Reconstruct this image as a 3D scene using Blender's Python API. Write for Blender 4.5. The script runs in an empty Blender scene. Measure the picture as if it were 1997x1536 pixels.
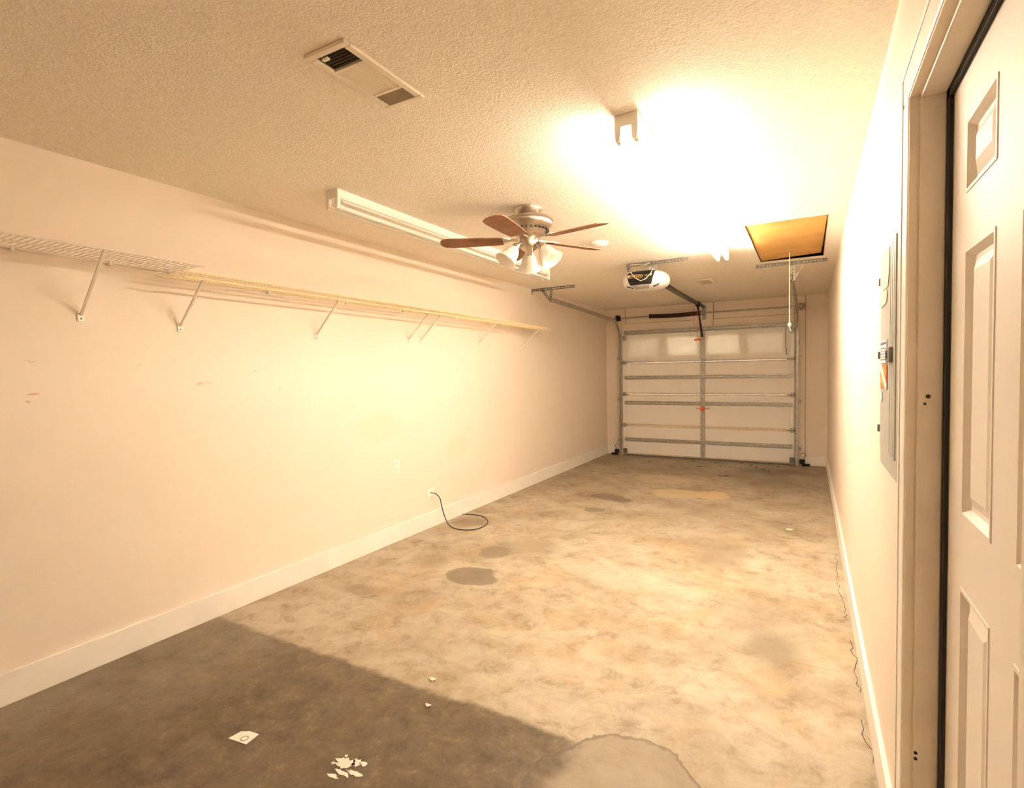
import bpy, bmesh, math, random
from mathutils import Vector, Matrix
random.seed(7)
S = bpy.context.scene
C = S.collection
PI = math.pi

# ------------------------------------------------------------------ camera
CAM_H = 1.4252
YAW, PITCH, ROLL = 0.510597, -0.0379709, -0.0166079
fwd = Vector((-math.sin(YAW)*math.cos(PITCH), math.cos(YAW)*math.cos(PITCH), math.sin(PITCH)))
rgt = Vector((math.cos(YAW), math.sin(YAW), 0)); upv = rgt.cross(fwd)
r2 = math.cos(ROLL)*rgt + math.sin(ROLL)*upv
u2 = -math.sin(ROLL)*rgt + math.cos(ROLL)*upv
cam_d = bpy.data.cameras.new('camera'); cam = bpy.data.objects.new('camera', cam_d); C.objects.link(cam)
m = Matrix((r2, u2, -fwd)).transposed().to_4x4(); m.translation = (0, 0, CAM_H)
cam.matrix_world = m
cam_d.sensor_fit = 'HORIZONTAL'; cam_d.sensor_width = 36; cam_d.lens = 36*1037.78/1997
cam_d.clip_start = 0.01; cam_d.clip_end = 100
S.camera = cam

# ------------------------------------------------------------------ world and exposure
w = bpy.data.worlds.new('world'); S.world = w; w.use_nodes = True
bg = w.node_tree.nodes['Background']; bg.inputs[0].default_value = (0.75, 0.85, 1, 1); bg.inputs[1].default_value = 0.5
S.view_settings.view_transform = 'Standard'; S.view_settings.look = 'None'
S.view_settings.gamma = 1; S.view_settings.use_curve_mapping = False
S.view_settings.exposure = 1.78
S.cycles.max_bounces = 16; S.cycles.diffuse_bounces = 14      # a pale closed room: let the light bounce until it is spent
TUBE_COLOR = (1.0, 0.86, 0.69); TUBE_STRENGTH = 37.0

# ------------------------------------------------------------------ room numbers (metres)
XL, XR, YB, YF, H = -3.102, 0.225, 8.942, -1.2, 2.5

# ------------------------------------------------------------------ materials
def new_mat(name):
    m = bpy.data.materials.new(name); m.use_nodes = True
    nt = m.node_tree; b = nt.nodes['Principled BSDF']
    return m, nt, b
def N(nt, t, **k):
    n = nt.nodes.new(t)
    for a, v in k.items(): setattr(n, a, v)
    return n
def L(nt, a, b): nt.links.new(a, b)
def coords(nt):
    g = N(nt, 'ShaderNodeNewGeometry'); return g.outputs['Position']
def noise(nt, vec, scale, detail=4, rough=0.55):
    n = N(nt, 'ShaderNodeTexNoise'); n.inputs['Scale'].default_value = scale
    n.inputs['Detail'].default_value = detail; n.inputs['Roughness'].default_value = rough
    L(nt, vec, n.inputs['Vector']); return n
def ramp(nt, fac, stops):
    r = N(nt, 'ShaderNodeValToRGB'); e = r.color_ramp.elements
    while len(e) > 1: e.remove(e[0])
    e[0].position = stops[0][0]; e[0].color = (*stops[0][1], 1)
    for p, c in stops[1:]:
        x = e.new(p); x.color = (*c, 1)
    L(nt, fac, r.inputs[0]); return r.outputs[0]
def maprange(nt, val, a, b, c, d):
    n = N(nt, 'ShaderNodeMapRange', interpolation_type='SMOOTHSTEP')
    for i, v in enumerate((a, b, c, d)): n.inputs[1+i].default_value = v
    L(nt, val, n.inputs[0]); return n.outputs[0]
def math_(nt, op, a, b=None):
    n = N(nt, 'ShaderNodeMath', operation=op)
    for i, v in enumerate((a, b)):
        if v is None: continue
        if isinstance(v, (int, float)): n.inputs[i].default_value = v
        else: L(nt, v, n.inputs[i])
    return n.outputs[0]
def mix(nt, fac, a, b, mode='MIX'):
    n = N(nt, 'ShaderNodeMix', data_type='RGBA', blend_type=mode)
    for sock, v in ((n.inputs[0], fac), (n.inputs[6], a), (n.inputs[7], b)):
        if isinstance(v, (int, float)): sock.default_value = v
        elif isinstance(v, tuple): sock.default_value = (*v, 1)
        else: L(nt, v, sock)
    return n.outputs[2]
def warp(nt, pos, scale, amt, detail=4):
    n = noise(nt, pos, scale, detail)
    a = N(nt, 'ShaderNodeVectorMath', operation='SUBTRACT'); L(nt, n.outputs['Color'], a.inputs[0]); a.inputs[1].default_value = (.5, .5, .5)
    s = N(nt, 'ShaderNodeVectorMath', operation='SCALE'); L(nt, a.outputs[0], s.inputs[0]); s.inputs['Scale'].default_value = amt
    o = N(nt, 'ShaderNodeVectorMath', operation='ADD'); L(nt, pos, o.inputs[0]); L(nt, s.outputs[0], o.inputs[1])
    return o.outputs[0]
def blob(nt, pos, c, inv, edge):
    # 1 inside an ellipse, 0 outside
    s = N(nt, 'ShaderNodeVectorMath', operation='SUBTRACT'); L(nt, pos, s.inputs[0]); s.inputs[1].default_value = c
    k = N(nt, 'ShaderNodeVectorMath', operation='MULTIPLY'); L(nt, s.outputs[0], k.inputs[0]); k.inputs[1].default_value = inv
    l = N(nt, 'ShaderNodeVectorMath', operation='LENGTH'); L(nt, k.outputs[0], l.inputs[0])
    return maprange(nt, l.outputs['Value'], 1-edge, 1+edge, 1, 0)
def bump(nt, b, height, strength, dist):
    n = N(nt, 'ShaderNodeBump'); n.inputs['Strength'].default_value = strength; n.inputs['Distance'].default_value = dist
    L(nt, height, n.inputs['Height']); L(nt, n.outputs[0], b.inputs['Normal'])
def simple(name, col, rough=.5, metal=0, var=.08, scale=14, bmp=0, spec=.5):
    m, nt, b = new_mat(name)
    n = noise(nt, coords(nt), scale)
    lo = tuple(max(0, c*(1-var)) for c in col); hi = tuple(min(1, c*(1+var)) for c in col)
    L(nt, ramp(nt, n.outputs[0], [(.3, lo), (.7, hi)]), b.inputs['Base Color'])
    b.inputs['Roughness'].default_value = rough; b.inputs['Metallic'].default_value = metal
    b.inputs['Specular IOR Level'].default_value = spec
    if bmp: bump(nt, b, noise(nt, coords(nt), scale*6).outputs[0], bmp, .002)
    return m
def emit(name, col, strength):
    m, nt, b = new_mat(name)
    b.inputs['Base Color'].default_value = (.9, .9, .9, 1)
    b.inputs['Emission Color'].default_value = (*col, 1); b.inputs['Emission Strength'].default_value = strength
    return m

M = {}
# wall paint, with the scuffs of the left wall
m, nt, b = new_mat('wall_paint'); P = coords(nt)
n = noise(nt, P, 1.3, 5)
col = ramp(nt, n.outputs[0], [(.3, (.82, .738, .638)), (.7, (.85, .77, .672))])
wp = warp(nt, P, 18, .05)
for y, z, ry, rz, c, s in [(1.054, 1.364, .022, .006, (.62, .30, .22), .7), (1.035, 1.33, .010, .004, (.6, .3, .22), .6),
                           (1.82, 1.391, .02, .008, (.62, .34, .26), .6), (2.17, 1.464, .014, .004, (.62, .36, .28), .6),
                           (1.5, 1.508, .016, .005, (.66, .42, .32), .6), (1.05, 1.517, .02, .004, (.66, .45, .34), .5),
                           (1.86, 1.40, .03, .004, (.66, .42, .32), .5), (2.35, 1.35, .01, .006, (.66, .45, .34), .4),
                           (3.3, 1.0, .25, .12, (.78, .66, .50), .35), (4.4, .7, .2, .1, (.79, .66, .5), .35)]:
    k = blob(nt, wp, (XL, y, z), (6, 1/ry, 1/rz), .4)
    col = mix(nt, math_(nt, 'MULTIPLY', k, s), col, c)
L(nt, col, b.inputs['Base Color']); b.inputs['Roughness'].default_value = .55
bump(nt, b, noise(nt, P, 120, 3).outputs[0], .15, .003)
M['wall'] = m
# sprayed ceiling texture
m, nt, b = new_mat('ceiling_texture'); P = coords(nt)
n = noise(nt, P, 55, 4, .6)
L(nt, ramp(nt, n.outputs[0], [(.35, (.82, .765, .665)), (.65, (.90, .845, .75))]), b.inputs['Base Color'])
b.inputs['Roughness'].default_value = .9
v = N(nt, 'ShaderNodeTexVoronoi'); v.inputs['Scale'].default_value = 95; L(nt, warp(nt, P, 30, .03), v.inputs['Vector'])
hgt = math_(nt, 'ADD', math_(nt, 'MULTIPLY', n.outputs[0], 1.0), math_(nt, 'MULTIPLY', v.outputs['Distance'], -.6))
bump(nt, b, hgt, .4, .006)
M['ceiling'] = m
# stained concrete
m, nt, b = new_mat('stained_concrete'); P = coords(nt)
base = ramp(nt, noise(nt, P, 1.6, 8, .62).outputs[0], [(.28, (.42, .34, .235)), (.45, (.56, .475, .35)), (.58, (.66, .585, .46)), (.75, (.70, .64, .53))])
fine = ramp(nt, noise(nt, warp(nt, P, 4, .25, 5), 7, 10, .74).outputs[0], [(.34, (.42, .345, .25)), (.46, (.82, .78, .72)), (.58, (1, 1, 1)), (.72, (1.0, 1.0, 1.0))])
base = mix(nt, .75, base, fine, 'MULTIPLY')
base = mix(nt, 1.0, base, (.69, .685, .68), 'MULTIPLY')
tan = ramp(nt, noise(nt, warp(nt, P, 2, .6), 2.6, 6, .6).outputs[0], [(.52, (0, 0, 0)), (.66, (1, 1, 1))])
base = mix(nt, math_(nt, 'MULTIPLY', tan, .46), base, (.40, .28, .145))
tan2 = ramp(nt, noise(nt, warp(nt, P, 6, .3), 11, 8, .7).outputs[0], [(.60, (0, 0, 0)), (.68, (1, 1, 1))])
base = mix(nt, math_(nt, 'MULTIPLY', tan2, .6), base, (.36, .25, .135))
wp = warp(nt, P, 5, .16, 5)
sep = N(nt, 'ShaderNodeSeparateXYZ'); L(nt, warp(nt, P, 9, .10, 10), sep.inputs[0])
X_, Y_ = sep.outputs[0], sep.outputs[1]
# old slab in front of the joint: darker, dirtier concrete
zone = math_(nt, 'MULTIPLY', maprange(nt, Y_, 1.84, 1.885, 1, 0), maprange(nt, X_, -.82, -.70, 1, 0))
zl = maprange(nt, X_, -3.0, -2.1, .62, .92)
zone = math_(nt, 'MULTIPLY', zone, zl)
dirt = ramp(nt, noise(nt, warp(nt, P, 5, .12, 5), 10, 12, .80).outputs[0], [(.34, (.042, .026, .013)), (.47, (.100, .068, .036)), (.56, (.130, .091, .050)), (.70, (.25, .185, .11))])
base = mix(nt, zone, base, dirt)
# damp sheet beside it with a dark outline
for (cx, cy, rx, ry, e, colr, s) in [
        (-2.08, 3.09, .20, .15, .10, (.17, .132, .088), .85), (-2.02, 5.80, .20, .15, .05, (.17, .132, .088), .9),
        (-1.81, 5.70, .11, .10, .05, (.17, .132, .088), .9), (-1.95, 5.20, .10, .09, .08, (.19, .15, .10), .85),
        (-2.20, 3.60, .13, .14, .25, (.19, .15, .10), .8), (-2.02, 3.85, .25, .15, .6, (.24, .19, .13), .6),
        (-.60, 4.33, .20, .30, .5, (.25, .19, .13), .6), (-2.54, 3.21, .15, .16, .5, (.25, .18, .10), .6),
        (-.16, 2.95, .13, .17, .6, (.20, .155, .105), .75), (-.30, 3.3, .2, .3, .7, (.26, .21, .15), .5),
        (-2.86, 4.22, .17, .14, .4, (.20, .145, .085), .75), (-2.63, 2.55, .10, .07, .3, (.22, .16, .10), .6),
        (-1.35, 6.30, .28, .22, .10, (.58, .47, .29), .8), (-.97, 6.38, .18, .2, .12, (.60, .45, .235), .8),
        (-1.70, 7.05, .35, .3, .3, (.55, .46, .31), .6), (-.50, 7.5, .45, .5, .6, (.24, .185, .125), .6),
        (-.45, 8.25, .35, .25, .6, (.15, .11, .07), .8), (-1.2, 7.75, .8, .25, .7, (.26, .20, .14), .5),
        (-.9, 5.4, .5, .5, .7, (.32, .26, .185), .4), (-1.1, 3.55, .35, .2, .6, (.55, .49, .40), .4)]:
    k = blob(nt, wp, (cx, cy, 0), (1/rx, 1/ry, 0), e)
    base = mix(nt, math_(nt, 'MULTIPLY', k, s), base, colr)
po = blob(nt, wp, (-.56, 1.58, 0), (1/.29, 1/.42, 0), .012); pi_ = blob(nt, wp, (-.56, 1.58, 0), (1/.279, 1/.407, 0), .02)
pm = math_(nt, 'SUBTRACT', 1.0, zone)
base = mix(nt, math_(nt, 'MULTIPLY', math_(nt, 'MULTIPLY', po, pm), .58), base, (.235, .18, .118))
base = mix(nt, math_(nt, 'MULTIPLY', math_(nt, 'SUBTRACT', po, pi_), .6), base, (.10, .07, .042))
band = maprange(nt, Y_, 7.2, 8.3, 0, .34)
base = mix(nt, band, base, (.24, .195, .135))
spk = ramp(nt, noise(nt, P, 38, 3, .5).outputs[0], [(.70, (0, 0, 0)), (.76, (1, 1, 1))])
base = mix(nt, math_(nt, 'MULTIPLY', spk, .45), base, (.26, .19, .12))
L(nt, base, b.inputs['Base Color'])
L(nt, ramp(nt, noise(nt, P, 3, 5).outputs[0], [(.3, (.42,)*3), (.7, (.7,)*3)]), b.inputs['Roughness'])
bump(nt, b, noise(nt, P, 40, 8, .7).outputs[0], .25, .004)
M['floor'] = m
M['white_trim'] = simple('white_trim_paint', (.89, .865, .815), .4, var=.04, scale=5)
M['jamb'] = simple('jamb_paint', (.84, .77, .66), .45, var=.06, scale=7)
M['door_white'] = simple('door_paint', (.87, .83, .77), .5, var=.025, scale=4)
M['rubber'] = simple('black_rubber', (.018, .014, .010), .6)
M['galv'] = simple('galvanised_steel', (.45, .435, .395), .42, .7, var=.25, scale=22)
M['galv_dark'] = simple('dull_steel', (.21, .20, .18), .5, .7, var=.2, scale=25)
M['foam'] = simple('white_door_skin', (.90, .88, .84), .33, var=.02, scale=3)
M['edge'] = simple('section_edge_paint', (.74, .64, .48), .5, var=.1, scale=20)
M['fix_white'] = simple('white_enamel', (.88, .86, .80), .3, var=.02)
M['plate'] = simple('white_plastic', (.90, .88, .82), .35, var=.02)
M['tube_off'] = simple('unlit_tube_glass', (.88, .86, .82), .12, var=.02)
M['tube_on'] = emit('lit_tube', TUBE_COLOR, TUBE_STRENGTH)
M['nickel'] = simple('brushed_nickel', (.52, .44, .35), .3, .9, var=.08, scale=40)
M['slot'] = simple('dark_slot', (.03, .025, .02), .8)
M['blade'] = simple('walnut_blade', (.27, .135, .075), .7, var=.25, scale=9, spec=.2)
M['wire_white'] = simple('white_vinyl_wire', (.82, .76, .66), .4, var=.03)
M['wire_cream'] = simple('yellowed_vinyl_wire', (.86, .74, .48), .4, var=.04)
M['ply'] = simple('orange_plywood', (.60, .33, .085), .55, var=.14, scale=5)
M['rawedge'] = simple('raw_board_edge', (.42, .27, .12), .8, var=.3, scale=40)
M['black'] = simple('black_plastic', (.016, .014, .013), .5, spec=.2)
M['rail'] = simple('dark_rail_steel', (.12, .112, .10), .5, .5)
M['cord_grey'] = simple('grey_flex', (.55, .50, .43), .5)
M['grey_pl'] = simple('grey_plastic', (.36, .35, .33), .4)
M['gold'] = simple('gold_print', (.75, .52, .20), .4)
M['red'] = simple('red_plastic', (.75, .09, .03), .4)
M['spring'] = simple('brown_spring_steel', (.075, .035, .02), .45, .3)
M['cord'] = simple('cream_cord', (.88, .80, .62), .6)
M['cable'] = simple('dark_cable', (.045, .035, .028), .45)
M['panel_grey'] = simple('grey_enamel', (.50, .50, .46), .4, var=.04)
M['paper'] = simple('yellowed_paper', (.86, .74, .48), .7, var=.08)
M['paper_white'] = simple('white_paper', (.88, .86, .80), .7, var=.04)
M['ink'] = simple('blue_ink', (.12, .12, .28), .6)
M['flag_red'] = simple('flag_red', (.72, .14, .05), .5)
M['flag_yellow'] = simple('flag_yellow', (.85, .52, .10), .5)
M['leaf'] = simple('dead_leaf', (.07, .045, .025), .7, var=.3)
M['paint_white'] = simple('spilled_white_paint', (.86, .82, .74), .5, var=.05)
M['crack'] = simple('dark_crack', (.09, .06, .038), .9)
M['crack_soft'] = simple('hairline_crack', (.38, .26, .14), .9)
M['vent_paint'] = simple('register_paint', (.82, .74, .60), .5, var=.03)
M['duct'] = simple('duct_shadow', (.07, .055, .04), .8)  # shade inside a register, put into a dark colour
M['duct_half_shade'] = simple('duct_half_shadow', (.42, .34, .24), .6)  # softer shade behind register fins, put into a brown colour
M['gap_shade'] = simple('gap_shade_brown', (.30, .17, .07), .7)  # shade of the gaps around the door boards, as plain brown
# opal glass shade, translucent door sheet
def opal(name, col, t, rough=.3):
    m, nt, b = new_mat(name)
    tr = N(nt, 'ShaderNodeBsdfTranslucent'); tr.inputs[0].default_value = (*col, 1)
    mx = N(nt, 'ShaderNodeMixShader'); mx.inputs[0].default_value = t
    b.inputs['Base Color'].default_value = (*col, 1); b.inputs['Roughness'].default_value = rough
    L(nt, b.outputs[0], mx.inputs[1]); L(nt, tr.outputs[0], mx.inputs[2])
    L(nt, mx.outputs[0], nt.nodes['Material Output'].inputs['Surface'])
    return m
M['opal'] = opal('opal_glass', (.92, .89, .83), .45)
M['lens'] = opal('white_lens', (.92, .90, .86), .3)
M['sheet'] = opal('foam_sheet', (.93, .91, .87), .16)
M['daylight'] = emit('daylit_pane', (1.0, .97, .80), .85)
M['daylight_dim'] = emit('shaded_daylit_pane', (1.0, .97, .85), .35)

# ------------------------------------------------------------------ mesh helpers
class MB:
    def __init__(s): s.v = []; s.f = []
    def add(s, vs, fs):
        o = len(s.v); s.v += [tuple(v) for v in vs]; s.f += [tuple(i+o for i in f) for f in fs]; return s
    def box(s, x0, x1, y0, y1, z0, z1):
        return s.add([(x, y, z) for x in (x0, x1) for y in (y0, y1) for z in (z0, z1)],
                     [(0, 1, 3, 2), (4, 6, 7, 5), (0, 4, 5, 1), (2, 3, 7, 6), (0, 2, 6, 4), (1, 5, 7, 3)])
    def obox(s, c, ax, ay, az):
        c, ax, ay, az = map(Vector, (c, ax, ay, az))
        return s.add([c+i*ax+j*ay+k*az for i in (-1, 1) for j in (-1, 1) for k in (-1, 1)],
                     [(0, 1, 3, 2), (4, 6, 7, 5), (0, 4, 5, 1), (2, 3, 7, 6), (0, 2, 6, 4), (1, 5, 7, 3)])
    def bar(s, a, b, wdt, thk, side=(1, 0, 0)):
        a, b = Vector(a), Vector(b); d = (b-a)/2; sd = Vector(side)
        sd = (sd - d*(sd.dot(d)/d.length_squared)).normalized(); n = d.cross(sd).normalized()
        return s.obox((a+b)/2, d, sd*wdt/2, n*thk/2)
    def tube(s, pts, r, n=8):
        pts = [Vector(p) for p in pts]; rings = []
        t0 = (pts[1]-pts[0]).normalized(); ref = Vector((0, 0, 1)) if abs(t0.z) < .9 else Vector((1, 0, 0))
        u = t0.cross(ref).normalized()
        for i, p in enumerate(pts):
            t = (pts[min(i+1, len(pts)-1)]-pts[max(i-1, 0)]).normalized()
            u = (u - t*u.dot(t)).normalized(); v = t.cross(u)
            rr = r[i] if isinstance(r, (list, tuple)) else r
            rings.append([p+rr*(math.cos(2*PI*k/n)*u+math.sin(2*PI*k/n)*v) for k in range(n)])
        o = [q for g in rings for q in g]; f = []
        for i in range(len(rings)-1):
            for k in range(n):
                f.append((i*n+k, i*n+(k+1) % n, (i+1)*n+(k+1) % n, (i+1)*n+k))
        f.append(tuple(range(n))); f.append(tuple((len(rings)-1)*n+k for k in range(n)))
        return s.add(o, f)
    def lathe(s, prof, c, n=24, axis=(0, 0, 1), cap=True):
        ax = Vector(axis).normalized(); ref = Vector((1, 0, 0)) if abs(ax.x) < .9 else Vector((0, 1, 0))
        u = ax.cross(ref).normalized(); v = ax.cross(u); c = Vector(c)
        o = [c+ax*z+r*(math.cos(2*PI*k/n)*u+math.sin(2*PI*k/n)*v) for r, z in prof for k in range(n)]
        f = []
        for i in range(len(prof)-1):
            for k in range(n): f.append((i*n+k, i*n+(k+1) % n, (i+1)*n+(k+1) % n, (i+1)*n+k))
        if cap: f.append(tuple(range(n))); f.append(tuple((len(prof)-1)*n+k for k in range(n)))
        return s.add(o, f)
    def sweep(s, path, sec, lat):
        # section (u along lat, v along the path normal) swept along path
        path = [Vector(p) for p in path]; lat = Vector(lat); k = len(sec); o = []
        for i, p in enumerate(path):
            t = (path[min(i+1, len(path)-1)]-path[max(i-1, 0)]).normalized(); nn = lat.cross(t).normalized()
            o += [p+lat*a+nn*b for a, b in sec]
        f = []
        for i in range(len(path)-1):
            for j in range(k): f.append((i*k+j, i*k+(j+1) % k, (i+1)*k+(j+1) % k, (i+1)*k+j))
        f.append(tuple(range(k))); f.append(tuple((len(path)-1)*k+j for j in range(k)))
        return s.add(o, f)
    def prism(s, poly, z0, z1, mapf):
        n = len(poly); o = [mapf(a, b, z0) for a, b in poly]+[mapf(a, b, z1) for a, b in poly]
        f = [tuple(range(n)), tuple(n+i for i in range(n))]+[(i, (i+1) % n, n+(i+1) % n, n+i) for i in range(n)]
        return s.add(o, f)
    def ladder(s, a, b, wdir, nrm, wdt, thk, pitch=.03):
        # perforated strip: two rails and the webs between the slots
        a, b, wd, nr = Vector(a), Vector(b), Vector(wdir).normalized(), Vector(nrm).normalized()
        d = b-a; ln = d.length; d.normalize(); rw = wdt*.27
        for sg in (-1, 1):
            s.obox((a+b)/2+wd*sg*(wdt-rw)/2, d*ln/2, wd*rw/2, nr*thk/2)
        k = max(2, int(ln/pitch))
        for i in range(k+1):
            s.obox(a+d*(ln*min(max(i/k, .012), .988)), d*pitch*.2, wd*(wdt/2-rw*.9), nr*thk/2)
        return s
    def build(s, name, mat, parent=None, smooth=False, bevel=0):
        off = world_loc(parent)
        me = bpy.data.meshes.new(name)
        me.from_pydata([(x-off[0], y-off[1], z-off[2]) for x, y, z in s.v], [], s.f)
        bm = bmesh.new(); bm.from_mesh(me); bmesh.ops.recalc_face_normals(bm, faces=bm.faces); bm.to_mesh(me); bm.free()
        me.materials.append(M[mat] if isinstance(mat, str) else mat)
        if smooth:
            me.shade_smooth(); me.set_sharp_from_angle(angle=math.radians(40))
        o = bpy.data.objects.new(name, me); C.objects.link(o); o.parent = parent
        if bevel:
            md = o.modifiers.new('bevel', 'BEVEL'); md.width = bevel; md.segments = 2; md.limit_method = 'ANGLE'
        return o
def world_loc(o):
    v = Vector((0, 0, 0))
    while o is not None: v = v+o.location; o = o.parent
    return v
def tag(o, label, cat, group=None, kind=None):
    o['label'] = label; o['category'] = cat
    if group: o['group'] = group
    if kind: o['kind'] = kind
    return o
def thing(name, loc, label, cat, group=None, kind=None):
    o = bpy.data.objects.new(name, None); C.objects.link(o); o.location = loc; o.empty_display_size = .1
    return tag(o, label, cat, group, kind)
def txt(body, size, loc, rot, mat, parent, name='lettering', depth=.0006):
    cu = bpy.data.curves.new(name, 'FONT'); cu.body = body; cu.size = size; cu.extrude = depth; cu.align_x = 'CENTER'; cu.align_y = 'CENTER'
    t = bpy.data.objects.new('t', cu); C.objects.link(t); bpy.context.view_layer.update()
    me = bpy.data.meshes.new_from_object(t); bpy.data.objects.remove(t)
    me.materials.clear(); me.materials.append(M[mat])
    o = bpy.data.objects.new(name, me); C.objects.link(o); o.parent = parent
    off = world_loc(parent); o.location = Vector(loc)-off; o.rotation_euler = rot
    return o
def arc(cx, cy, r, a0, a1, n):
    return [(cx+r*math.cos(a0+(a1-a0)*i/n), cy+r*math.sin(a0+(a1-a0)*i/n)) for i in range(n+1)]

# ------------------------------------------------------------------ the room
T = .14
tag(MB().box(XL-T, XR+T+.3, YF-T, YB+T+1.2, -.12, 0).build('floor', 'floor'), 'stained bare concrete garage floor', 'floor', kind='structure')
# ceiling with a real hole for the attic hatch
hx0, hx1, hy0, hy1 = -.43, .107, 4.372, 5.90
cb = MB()
cb.box(XL-T, hx0, YF-T, YB+T, H, H+.1); cb.box(hx1, XR+T, YF-T, YB+T, H, H+.1)
cb.box(hx0, hx1, YF-T, hy0, H, H+.1); cb.box(hx0, hx1, hy1, YB+T, H, H+.1)
tag(cb.build('ceiling', 'ceiling'), 'cream ceiling with sprayed bumpy texture', 'ceiling', kind='structure')
tag(MB().box(XL-T, XL, YF-T, YB+T, 0, H).build('wall_left', 'wall'), 'long plain beige wall carrying the wire shelves', 'wall', kind='structure')
dy0, dy1, dz1 = .79, 1.66, 2.12          # rough opening of the house door
wb = MB()
wb.box(XR, XR+T, dy1, YB+T, 0, H); wb.box(XR, XR+T, YF-T, dy0, 0, H); wb.box(XR, XR+T, dy0, dy1, dz1, H)
tag(wb.build('wall_right', 'wall'), 'brightly lit beige wall beside the house door', 'wall', kind='structure')
ox0, ox1, oz1 = -2.745, -.235, 2.06
wb = MB()
wb.box(XL, ox0, YB, YB+T, 0, H); wb.box(ox1, XR, YB, YB+T, 0, H); wb.box(ox0, ox1, YB, YB+T, oz1, H)
tag(wb.build('wall_back', 'wall'), 'beige end wall around the garage door opening', 'wall', kind='structure')
tag(MB().box(XL, XR, YF-T, YF, 0, H).build('wall_front', 'wall'), 'beige wall behind the viewpoint', 'wall', kind='structure')
# baseboards
BH, BT = .144, .016
tag(MB().box(XL, XL+BT, YF, YB, 0, BH).build('baseboard_left', 'white_trim', bevel=.003), 'white baseboard along the long left wall', 'baseboard', kind='structure')
tag(MB().box(XR-BT, XR, 1.735, YB, 0, BH).build('baseboard_right', 'white_trim', bevel=.003), 'white baseboard along the right wall', 'baseboard', kind='structure')
tag(MB().box(XL+BT, -2.905, YB-BT, YB, 0, BH).build('baseboard_back', 'white_trim', bevel=.003), 'short white baseboard left of the garage door', 'baseboard', kind='structure')
tag(MB().box(-.06, XR-BT, YB-BT, YB, 0, BH).build('baseboard_back', 'white_trim', bevel=.003), 'short white baseboard right of the garage door', 'baseboard', kind='structure')
# boards framing the garage door
tag(MB().box(-2.905, -2.762, YB-.022, YB, 0, 2.498).build('trim_2', 'wall', bevel=.003), 'tall beige board left of the garage door', 'trim', kind='structure')
tag(MB().box(-.19, -.06, YB-.022, YB, 0, 2.498).build('trim_3', 'wall', bevel=.003), 'tall beige board right of the garage door', 'trim', kind='structure')
tag(MB().box(-1.62, -1.337, YB-.034, YB, 2.12, 2.498).build('trim_4', 'wall', bevel=.003), 'square beige mounting board above the door centre', 'trim', kind='structure')
tag(MB().box(-2.762, -.19, YB-.020, YB, 2.03, 2.237).build('trim_5', 'wall', bevel=.003), 'horizontal beige header board over the garage door', 'trim', kind='structure')

for bn, q in (('trim_2', (-2.905, -2.762, 0, 2.498)), ('trim_3', (-.19, -.06, 0, 2.498)), ('trim_4', (-1.62, -1.337, 2.12, 2.498)), ('trim_5', (-2.762, -.19, 2.03, 2.237))):
    MB().box(q[0]-.006, q[1]+.006, YB-.0215 if bn == 'trim_4' else YB-.004, YB-.0005, max(q[2]-.006, 0), min(q[3]+.006, 2.4995)).build('gap_shade_strip', 'gap_shade', bpy.data.objects[bn])  # solid brown strips painting the shadow gap around each board
# ------------------------------------------------------------------ house door on the right
XC = XR-.018                              # face of the casing
JY = 1.64                                 # far jamb
DX = .287                                 # door face
tr = thing('trim_1', (XR, 1.2, 0), 'cream painted casing and jamb of the house door', 'door frame', kind='structure')
JT, JN = 2.085, .80
MB().box(XC, XR, JY+.005, JY+.092, 0, JT+.0045).build('casing', 'white_trim', tr, bevel=.006)
MB().box(XC-.003, XC+.010, JY+.072, JY+.0925, 0, JT+.0715).build('casing_bead', 'white_trim', tr, bevel=.002)
MB().box(XC, XR, JN-.09, JN-.005, 0, JT+.0045).build('casing', 'white_trim', tr, bevel=.006)
MB().box(XC, XR, JN-.09, JY+.092, JT+.005, JT+.09).build('casing_head', 'white_trim', tr, bevel=.006)
MB().box(XC-.003, XC+.010, JN-.0905, JY+.0925, JT+.072, JT+.0905).build('casing_bead', 'white_trim', tr, bevel=.002)
MB().box(XC+.004, XR+T, JY, JY+.02, 0, JT).build('jamb', 'jamb', tr)
MB().box(XC+.004, XR+T, JN-.02, JN, 0, JT).build('jamb', 'jamb', tr)
MB().box(XC+.004, XR+T, JN-.02, JY+.02, JT, JT+.02).build('jamb_head', 'jamb', tr)
MB().box(.231, DX-.006, JY-.012, JY, 0, JT).build('door_stop', 'jamb', tr, bevel=.003)
MB().box(.231, DX-.006, JN, JN+.012, 0, JT).build('door_stop', 'jamb', tr, bevel=.003)
MB().box(.231, DX-.006, JN, JY, JT-.012, JT).build('door_stop', 'jamb', tr, bevel=.003)
MB().box(DX-.006, DX+.002, JY-.036, JY, 0, JT).build('weatherstrip', 'rubber', tr)
MB().box(DX-.006, DX+.002, JN, JN+.03, 0, JT).build('weatherstrip', 'rubber', tr)
MB().box(DX-.006, DX+.002, JN, JY, JT-.03, JT).build('weatherstrip', 'rubber', tr)
for hx, hz, hr in ((.252, 1.353, .005), (.246, 1.335, .003), (.236, .455, .004), (.236, .44, .004)):
    MB().lathe([(hr, 0), (hr, .0015)], (hx, JY-.0125, hz), 10, (0, -1, 0)).build('screw_hole', 'slot', tr)
dr = thing('door_1', (DX, 1.2, 0), 'white six-panel house door shut in its frame', 'door', kind='structure')
Y0, Y1, Z0, Z1 = JN+.004, JY-.018, .012, JT-.006
yc = [Y0, .915, 1.128, 1.262, 1.478, Y1]   # stile / panel / mullion / panel / stile
zc = [Z0, .25, .945, 1.10, 1.675, 1.792, 1.945, Z1]
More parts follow.
